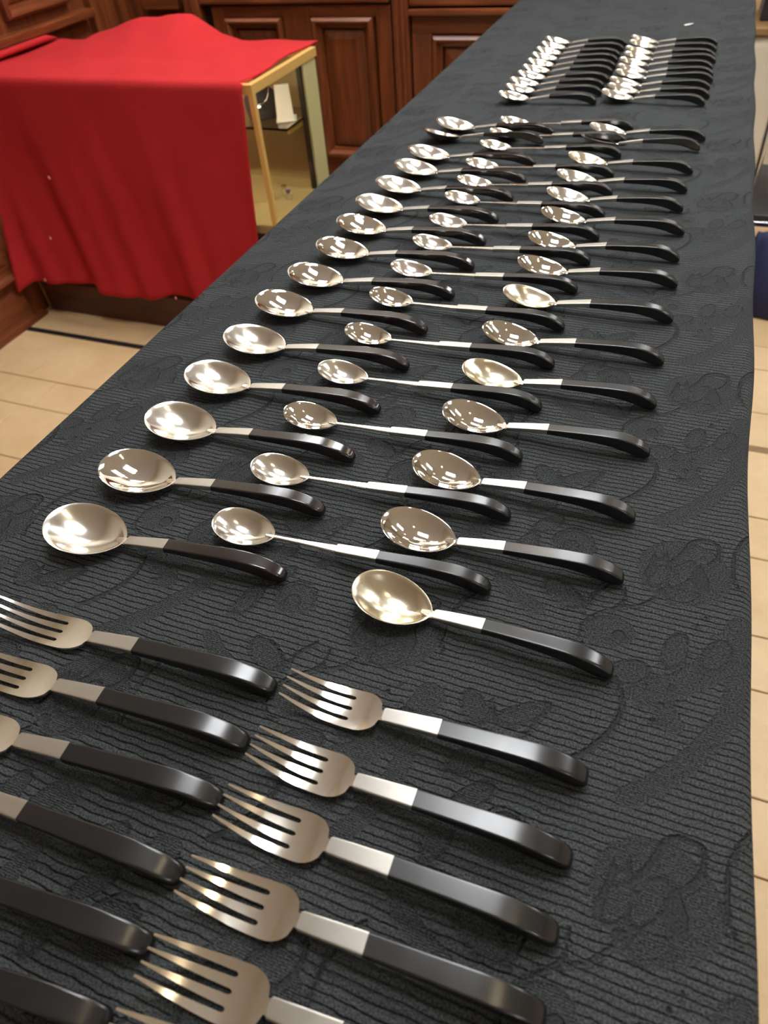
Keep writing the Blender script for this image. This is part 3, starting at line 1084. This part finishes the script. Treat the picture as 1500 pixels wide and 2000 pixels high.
FL_POS = [(-0.2373, 1.3877, 0.0227), (-0.2355, 1.4369, 0.0601), (-0.237, 1.4799, 0.0462), (-0.2336, 1.5236, 0.0124), (-0.2338, 1.5724, 0.059), (-0.234, 1.6161, 0.024), (-0.2355, 1.6635, 0.0082), (-0.2361, 1.7069, -0.0301), (-0.2347, 1.7541, 0.003), (-0.2337, 1.7988, -0.0114)]
FR_POS = [(-0.0579, 1.4056, -0.0678), (-0.0525, 1.4456, -0.0506), (-0.0544, 1.4899, 0.0033), (-0.0512, 1.5403, -0.0158), (-0.0522, 1.5788, -0.0316), (-0.0548, 1.6261, -0.05), (-0.0512, 1.672, -0.0247), (-0.0541, 1.7138, -0.0634), (-0.0525, 1.7637, -0.084), (-0.0532, 1.8091, -0.0267)]
RF_POS = [(-0.065, 0.1727, 0.0195), (-0.0658, 0.1298, -0.004), (-0.066, 0.0938, -0.0006), (-0.0655, 0.0578, 0.0304), (-0.0635, 0.0219, 0.043), (-0.063, -0.0091, 0.043)]
LF_POS = [(-0.2765, 0.1632, 0.0492), (-0.2754, 0.1249, 0.0502), (-0.2726, 0.0875, 0.0755), (-0.273, 0.0517, 0.0263), (-0.2699, 0.0141, 0.0756), (-0.2707, -0.0219, 0.1091)]

GLOSS = {'handle': 'ebony_gloss'}
for i, (x, y, a) in enumerate(L_POS):
    bright = i in (1, 5, 6, 7, 8)
    mats = dict(GLOSS, bowl='silver_bright' if bright else 'silver_worn')
    if i == 13:
        lab = 'large silver tablespoon tipped on its side, second from the far end of the left row'
    else:
        lab = 'large silver tablespoon with black handle, %s from the forks in the left row' % ORD[i]
    lay('tablespoon', x, y, a, lab, 'spoon', 'large tablespoons in the left row', mats, -0.24 if i == 13 else 0)
for i, (x, y, a) in enumerate(M_POS):
    mats = {'bowl': 'silver_bright' if i in (2, 4, 5) else 'silver_worn'}
    lay('iced_tea_spoon', x, y, a, 'slim long-stemmed silver spoon with black handle, %s from the forks in the middle row' % ORD[i],
        'spoon', 'long-stemmed spoons in the middle row', mats)
for i, (x, y, a) in enumerate(R_POS):
    yel = i in (0, 4, 6, 12)
    mats = {'bowl': 'silver_tarnished' if yel else ('silver_bright' if i in (1, 2, 3, 5, 7, 8, 9) else 'silver_worn')}
    if i == 13:
        lab = 'silver dessert spoon tipped on its side, second from the far end of the right row'
    else:
        lab = '%ssilver dessert spoon with black handle, %s from the forks in the right row' % ('yellowed ' if yel else '', ORD[i])
    lay('dessert_spoon', x, y, a, lab, 'spoon', 'dessert spoons in the right row', mats, -0.24 if i == 13 else 0)
for P, side in ((FL_POS, 'left'), (FR_POS, 'right')):
    for i, (x, y, a) in enumerate(P):
        o_ = ORD[i] if i < 9 else 'last'
        lay('dessert_spoon', x, y, a, 'small silver black-handled spoon, %s from the near end of the far %s block' % (o_, side),
            'spoon', 'spoons in the far %s block' % side, {'bowl': 'silver_worn'})
for i, (x, y, a) in enumerate(RF_POS):
    o_ = ['farthest', 'second farthest', 'third farthest', 'fourth farthest', 'fifth farthest', 'nearest'][i]
    lay('salad_fork', x, y, a, 'four-tined silver fork with black handle, %s in the right fork row' % o_, 'fork', 'forks in the right row')
for i, (x, y, a) in enumerate(LF_POS):
    o_ = ['farthest', 'second farthest', 'third farthest', 'fourth farthest', 'fifth farthest', 'nearest'][i]
    lay('dinner_fork', x, y, a, 'larger four-tined silver fork with black handle, %s in the left fork row' % o_, 'fork', 'forks in the left row')

v, f = loft([[(.009 * math.cos(a) * (1 + .25 * math.sin(3 * a)), .006 * math.sin(a), z + .0015 * math.cos(a)) for a in np.linspace(0, 2 * PI, 13)[:-1]] for z in (.0016, .0026)])
tag(link('paper_scrap', recalc(mesh_of('paper_scrap', v, f, 'white_card')), None, (-0.033, 1.9995, TZ)), 'tiny white paper scrap on the black cloth beyond the far spoons', 'scrap')

# ------------------------------------------------------------------ display case under the red cloth
SX0, SX1, SY0, SY1, SZ = -1.930, -0.995, 1.634, 2.010, 0.692
dc = tag(empty('display_case', ((SX0 + SX1) / 2, (SY0 + SY1) / 2, 0)), 'low glass display case with brass frame and wooden base', 'display case')
dx, dy = dc.location.x, dc.location.y


def cbox(name, b, mat, bev=0.0, parent=dc):
    return box(name, (b[0] - dx, b[1] - dx, b[2] - dy, b[3] - dy, b[4], b[5]), mat, parent, bev)


DECK = 0.345
cbox('base', (SX0, SX1, SY0, SY1, 0.11, DECK - 0.02), 'wood_base', 0.003)
cbox('kickboard', (SX0, SX1, 1.580, SY1, 0.0, 0.11), 'wood_base', 0.003)
cbox('corner_strip', (SX0 - 0.002, SX0 + 0.003, 1.578, 1.583, 0.0, 0.11), 'oak_edge')
cbox('deck', (SX0 + 0.004, SX1 - 0.002, SY0, SY1, DECK - 0.02, DECK), 'case_deck')
for xx in (SX0, SX1 - 0.014):
    for yq in (SY0, SY1 - 0.014):
        if yq > SY0 and xx > -1.5:
            continue
        cbox('frame_post', (xx, xx + 0.014, yq, yq + 0.014, DECK - 0.02, SZ - 0.022), 'brass', 0.001)
for yq in (SY0, SY1 - 0.016):
    cbox('frame_rail', (SX0, SX1, yq, yq + 0.016, SZ - 0.022, SZ), 'brass', 0.001)
for xx in (SX0, SX1 - 0.016):
    cbox('frame_rail', (xx, xx + 0.016, SY0 + 0.016, SY1 - 0.016, SZ - 0.022, SZ), 'brass', 0.001)
cbox('rear_stile', (SX1 - 0.022, SX1 - 0.004, 1.928, 2.006, DECK, SZ - 0.022), 'cream_paint', 0.002)
cbox('rear_stile', (SX0 + 0.004, SX0 + 0.022, 1.928, 2.006, DECK, SZ - 0.022), 'cream_paint', 0.002)
cbox('rear_trim', (SX1 - 0.022, SX1 - 0.010, 1.914, 1.926, DECK, SZ - 0.022), 'black_gap')
cbox('back_panel', (SX0 + 0.022, SX1 - 0.024, 1.990, 2.000, DECK, SZ - 0.022), 'case_back')
cbox('glass_pane', (SX1 - 0.005, SX1 - 0.001, SY0 + 0.014, SY1 - 0.004, DECK, SZ - 0.022), 'pane_glass')
cbox('glass_pane', (SX0 + 0.014, SX1 - 0.014, SY0 + 0.003, SY0 + 0.007, DECK, SZ - 0.022), 'pane_glass')
cbox('glass_pane', (SX0 + 0.016, SX1 - 0.016, SY0 + 0.016, SY1 - 0.016, SZ - 0.008, SZ - 0.004), 'pane_glass')
cbox('glass_shelf', (SX0 + 0.03, SX1 - 0.012, 1.800, 1.985, 0.540, 0.546), 'glass')
cbox('shelf_bracket', (SX1 - 0.030, SX1 - 0.022, 1.830, 1.914, 0.522, 0.539), 'brass', 0.002)
cbox('shelf_bracket', (SX0 + 0.030, SX0 + 0.038, 1.830, 1.914, 0.522, 0.539), 'brass', 0.002)

cbox('light_strip', (SX0 + 0.03, SX1 - 0.03, SY0 + 0.017, SY0 + 0.027, SZ - 0.020, SZ - 0.012), 'case_lamp')

# necklace bust: lathe-like draped shape on the shelf
n = 24
bust = []
for z, rx, ry in ((0, .040, .030), (.004, .042, .032), (.02, .046, .026), (.045, .050, .020), (.065, .040, .018), (.078, .020, .013), (.095, .013, .011), (.108, .013, .011)):
    bust.append([(rx * math.cos(2 * PI * k / n), ry * math.sin(2 * PI * k / n) + .12 * z, z) for k in range(n)])
v, f = loft(bust)
nb = tag(empty('necklace_bust', (-1.125, 1.885, 0.5465), (0, 0, 0.35)), 'black velvet necklace bust on the glass shelf of the display case', 'display bust')
link('bust', mesh_of('bust', v, f, 'black_velvet', True), nb)
v, f = [], []
secs = []
for k in range(15):
    t = -PI * .05 + k / 14 * PI * 1.1
    c = Vector((.030 * math.cos(t + PI), -.026 + .012 * abs(math.cos(t)), .082 - .045 * math.sin(t)))
    secs.append([tuple(c + Vector((.0012 * math.cos(q * PI / 3), 0, .0012 * math.sin(q * PI / 3)))) for q in range(6)])
v, f = loft(secs)
nk = link('necklace', mesh_of('necklace', v, f, 'chrome', True), nb)
dr = bmesh.new(); bmesh.ops.create_icosphere(dr, subdivisions=2, radius=.006)
me = bpy.data.meshes.new('pendant'); dr.to_mesh(me); dr.free(); me.materials.append(MAT['clear_stone'])
link('pendant', me, nk, (0, -.028, .033))

cs = tag(empty('card_stand', (-1.046, 1.872, 0.5467), (0, 0, 0.45)), 'white slanted card stand on the glass shelf beside the black bust', 'card stand')
v, f = loft([[(-.024, -.020, .002), (.024, -.020, .002), (.024, -.017, .002), (-.024, -.017, .002)],
             [(-.020, .006, .085), (.020, .006, .085), (.020, .009, .085), (-.020, .009, .085)]])
link('card', recalc(mesh_of('card', v, f, 'white_card')), cs)
v, f = loft([[(-.010, .028, .002), (.010, .028, .002), (.010, .031, .002), (-.010, .031, .002)],
             [(-.008, .008, .070), (.008, .008, .070), (.008, .010, .070), (-.008, .010, .070)]])
link('strut', recalc(mesh_of('strut', v, f, 'white_card')), cs)
box('foot', (-.026, .030, -.024, .032, 0, .0022), 'white_card', cs)
box('print', (-.012, .010, -.0015, .0005, .062, .074), 'black_velvet', cs, 0, (0, -.0035, 0), (-0.30, 0, 0))


def ring_thing(x, y, r, stone_mat, label):
    e = tag(empty('ring', (x, y, DECK + .0004)), label, 'jewellery')
    n1, n2 = 18, 6
    V, F = [], []
    for a in range(n1):
        for b in range(n2):
            A, B = 2 * PI * a / n1, 2 * PI * b / n2
            rr = r + .0016 * math.cos(B)
            V.append((rr * math.cos(A), .0016 * math.sin(B), r + .0016 + rr * math.sin(A)))
    for a in range(n1):
        for b in range(n2):
            F.append((a * n2 + b, ((a + 1) % n1) * n2 + b, ((a + 1) % n1) * n2 + (b + 1) % n2, a * n2 + (b + 1) % n2))
    link('band', mesh_of('band', V, F, 'chrome', True), e)
    bm = bmesh.new(); bmesh.ops.create_cone(bm, cap_ends=True, segments=8, radius1=r * .35, radius2=r * .75, depth=r * .7)
    me = bpy.data.meshes.new('gem'); bm.to_mesh(me); bm.free(); me.materials.append(MAT[stone_mat])
    link('gem', me, e, (0, 0, 2 * r + .004))


ring_thing(-1.105, 1.815, .012, 'clear_stone', 'silver ring with clear stone, left of the jewels on the case deck')
ring_thing(-1.070, 1.840, .012, 'clear_stone', 'silver ring with clear stone, middle of the jewels on the case deck')
ring_thing(-1.045, 1.815, .011, 'violet_stone', 'silver ring with violet stone on the deck of the display case')
box_e = tag(empty('ring_box', (-1.180, 1.760, DECK + .0004)), 'small black ring box open on the deck of the display case', 'ring box')
box('lower_half', (-.018, .018, -.018, .018, 0, .016), 'black_velvet', box_e, .002)
box('lid', (-.018, .018, .016, .020, .014, .040), 'black_velvet', box_e, .001)

# red cloth over the case -----------------------------------------------------
RC = 0.6955


def bump_z(x, y):
    """something boxy stands under the cloth at the back"""
    px_ = np.interp(x, [-1.80, -1.70, -1.54, -1.49, -1.44, -1.385, -1.36, -1.31, -1.25], [0, .030, .066, .066, .070, .073, .062, .020, 0])
    py_ = np.interp(y, [1.66, 1.80, 1.93, 1.985, 2.02, 2.05], [0, .10, .72, 1, .93, .65])
    return px_ * py_


def red_cloth():
    XL, XR = SX0 + 0.002, -1.022
    nx = 90
    prof = []                                   # (kind, value) down the cloth: back to front, then down the front
    ys = list(np.linspace(2.045, SY0 - 0.004, 34))
    V, F = [], []
    th = .004
    rows_ = []
    for yq in ys:
        row = []
        for i in range(nx + 1):
            x = XL + (XR - XL) * i / nx
            z = RC + bump_z(x, yq) + .0015 * math.sin(x * 40 + yq * 23) * (1 if yq > 1.66 else 0.2)
            xr_ = x + (.012 * (yq - 1.62) / .4 + .006 * math.sin(yq * 19)) * np.clip((x - XR + .15) / .15, 0, 1)
            row.append((xr_, yq, z))
        rows_.append(row)
    hangs = np.concatenate([[.004, .010, .020], np.linspace(.04, 1.0, 34)])
    for hi, s in enumerate(hangs):
        row = []
        for i in range(nx + 1):
            t = i / nx
            hem = np.interp(t, [0, .03, .055, .18, .34, .447, .556, .667, .80, 1.0], [.112, .130, .140, .135, .123, .114, .113, .124, .138, .13])
            z = RC - (RC - hem) * s
            x0_, x1_ = XL, XR
            xr_ = XR + .010 - .050 * s
            x = x0_ + (xr_ - x0_) * t
            amp = s ** 1.3
            lean = np.interp(t, [0, .055, .18, .34, .55, .8, 1.0], [.122, .080, .060, .053, .044, .036, .030]) * s ** 1.2
            u = t + .16 * (1 - s)                # folds run slanting
            fold = .016 * math.sin(2 * PI * (u * 2.6 + .1)) + .010 * math.sin(2 * PI * (u * 5.1 + .35)) + .005 * math.sin(2 * PI * u * 9.3)
            yq = SY0 - 0.014 - lean - (fold + .016) * amp * np.interp(t, [0, .2, .8, 1], [.5, 1.2, 1.0, .5])
            if s < .03:
                yq = SY0 - 0.004 - (.010) * min(1, math.sqrt(s / .02))
            row.append((x, yq, z))
        rows_.append(row)
    nr_ = len(rows_)
    for row in rows_:
        V += row
    for r in range(nr_ - 1):
        for i in range(nx):
            a = r * (nx + 1) + i
            F.append((a, a + nx + 1, a + nx + 2, a + 1))
    me = mesh_of('red_cloth', V, F, 'red_felt', True)
    o = link('red_cloth', me)
    md = o.modifiers.new('thickness', 'SOLIDIFY'); md.thickness = th; md.offset = -1 if False else 1
    return tag(o, 'red felt cloth draped over the display case with a hump at the back', 'cloth')


rc = red_cloth()
# rolled back edge at the left
secs = []
for k in range(20):
    t = k / 19
    yq = 1.60 + t * .42
    rr = .009 * min(1, (1 - t) * 8 + .15)
    secs.append([(-1.925 + .022 + rr * 1.25 * math.cos(a), yq, RC + .011 + rr + rr * math.sin(a)) for a in np.linspace(0, 2 * PI, 13)[:-1]])
v, f = loft(secs)
link('rolled_edge', recalc(mesh_of('rolled_edge', v, f, 'red_felt', True)), rc)
for x, y, z in ((-1.755, 1.545, .285), (-1.690, 1.572, .458), (-1.83, 1.522, .150), (-1.345, 1.545, .135)):
    bm = bmesh.new(); bmesh.ops.create_icosphere(bm, subdivisions=1, radius=.004)
    me = bpy.data.meshes.new('lint_fleck'); bm.to_mesh(me); bm.free(); me.materials.append(MAT['lint'])
    o = link('lint_fleck', me, rc, (x, y, z)); o.scale = (1, .6, 1.5)

# ------------------------------------------------------------------ right of the table: chair, bag and a low draped table
ch = tag(empty('folding_chair', (0.535, 2.42, 0)), 'black folding chair seen past the right edge of the cloth', 'chair')
box('seat', (-.30, .14, -.20, .22, .220, .243), 'black_vinyl', ch, .008)
box('seat_edge', (-.30, .14, -.212, -.2005, .214, .228), 'chrome', ch, .002)
box('backrest', (-.30, .14, .24, .265, .45, .75), 'black_vinyl', ch, .008)
for sx in (-.29, .12):
    v, f = loft([[(sx + .010 * math.cos(a), -.16 + .010 * math.sin(a), 0) for a in np.linspace(0, 2 * PI, 9)[:-1]],
                 [(sx + .010 * math.cos(a), .25 + .010 * math.sin(a), .76) for a in np.linspace(0, 2 * PI, 9)[:-1]]])
    link('leg', mesh_of('leg', v, f, 'chrome', True), ch)
    v, f = loft([[(sx + .010 * math.cos(a), .30 + .010 * math.sin(a), 0) for a in np.linspace(0, 2 * PI, 9)[:-1]],
                 [(sx + .010 * math.cos(a), -.10 + .010 * math.sin(a), .220) for a in np.linspace(0, 2 * PI, 9)[:-1]]])
    link('leg', mesh_of('leg', v, f, 'chrome', True), ch)

bg = tag(empty('cloth_bag', (0.425, 2.125, 0)), 'navy blue cloth bag on the floor by the chair', 'bag')
secs = []
for z, wx, wy, shf in ((0, .150, .050, 0), (.01, .165, .060, 0), (.08, .172, .062, .004), (.16, .165, .048, .010), (.21, .160, .030, .014), (.225, .158, .018, .016)):
    secs.append([(wx * math.copysign(abs(math.cos(a)) ** .5, math.cos(a)), wy * math.copysign(abs(math.sin(a)) ** .6, math.sin(a)) + shf + .006 * math.sin(9 * a + z * 30), z) for a in np.linspace(0, 2 * PI, 41)[:-1]])
v, f = loft(secs)
link('body', recalc(mesh_of('body', v, f, 'navy_cloth', True)), bg)
secs = []
for k in range(17):
    t = PI * k / 16
    c = Vector((.07 * math.cos(t), .016 + .02 * math.sin(t), .20 + .06 * math.sin(t)))
    secs.append([tuple(c + Vector((.005 * math.cos(q * PI / 3), .005 * math.sin(q * PI / 3), 0))) for q in range(6)])
v, f = loft(secs)
link('strap', recalc(mesh_of('strap', v, f, 'navy_cloth', True)), bg)

lt = tag(empty('low_table', (0.95, 3.45, 0)), 'low wooden table with a cream drape in the background on the right', 'table')
box('table_top', (-.80, .85, -.36, .40, .503, .523), 'oak_edge', lt, .003)
for sx in (-.76, .80):
    for sy in (-.30, .35):
        box('leg', (sx - .02, sx + .02, sy - .02, sy + .02, 0, .503), 'oak_edge', lt, .003)
secs = []
V, F = [], []
nx = 80
for z in np.linspace(.502, .012, 12):
    for i in range(nx + 1):
        x = -.79 + 1.63 * i / nx
        V.append((x, -.345 - (.5 - z) * .03 + .012 * math.sin(x * 38) * (.52 - z) * 2, z))
for r in range(11):
    for i in range(nx):
        a = r * (nx + 1) + i
        F.append((a, a + nx + 1, a + nx + 2, a + 1))
dr = link('drape', mesh_of('drape', V, F, 'white_linen', True), lt)
md = dr.modifiers.new('thickness', 'SOLIDIFY'); md.thickness = .003
pk = tag(empty('black_case', (0.30, 3.30, 0.5232)), 'small black case standing on the low draped table', 'case')
box('body', (-.12, .02, -.10, .10, 0, .13), 'black_vinyl', pk, .006)
box('lid', (-.122, .022, -.102, .102, .131, .150), 'black_vinyl', pk, .006)
bwl = tag(empty('white_bowl', (0.47, 3.28, 0.5232)), 'white bowl on the low draped table beside the black case', 'bowl')
n = 28
secs = [[(r * math.cos(2 * PI * k / n), r * math.sin(2 * PI * k / n), z) for k in range(n)] for r, z in ((.045, 0), (.05, .008), (.09, .045), (.115, .085), (.112, .085), (.086, .047), (.045, .014), (.01, .012))]
v, f = loft(secs)
link('bowl_body', recalc(mesh_of('bowl_body', v, f, 'white_card', True)), bwl)
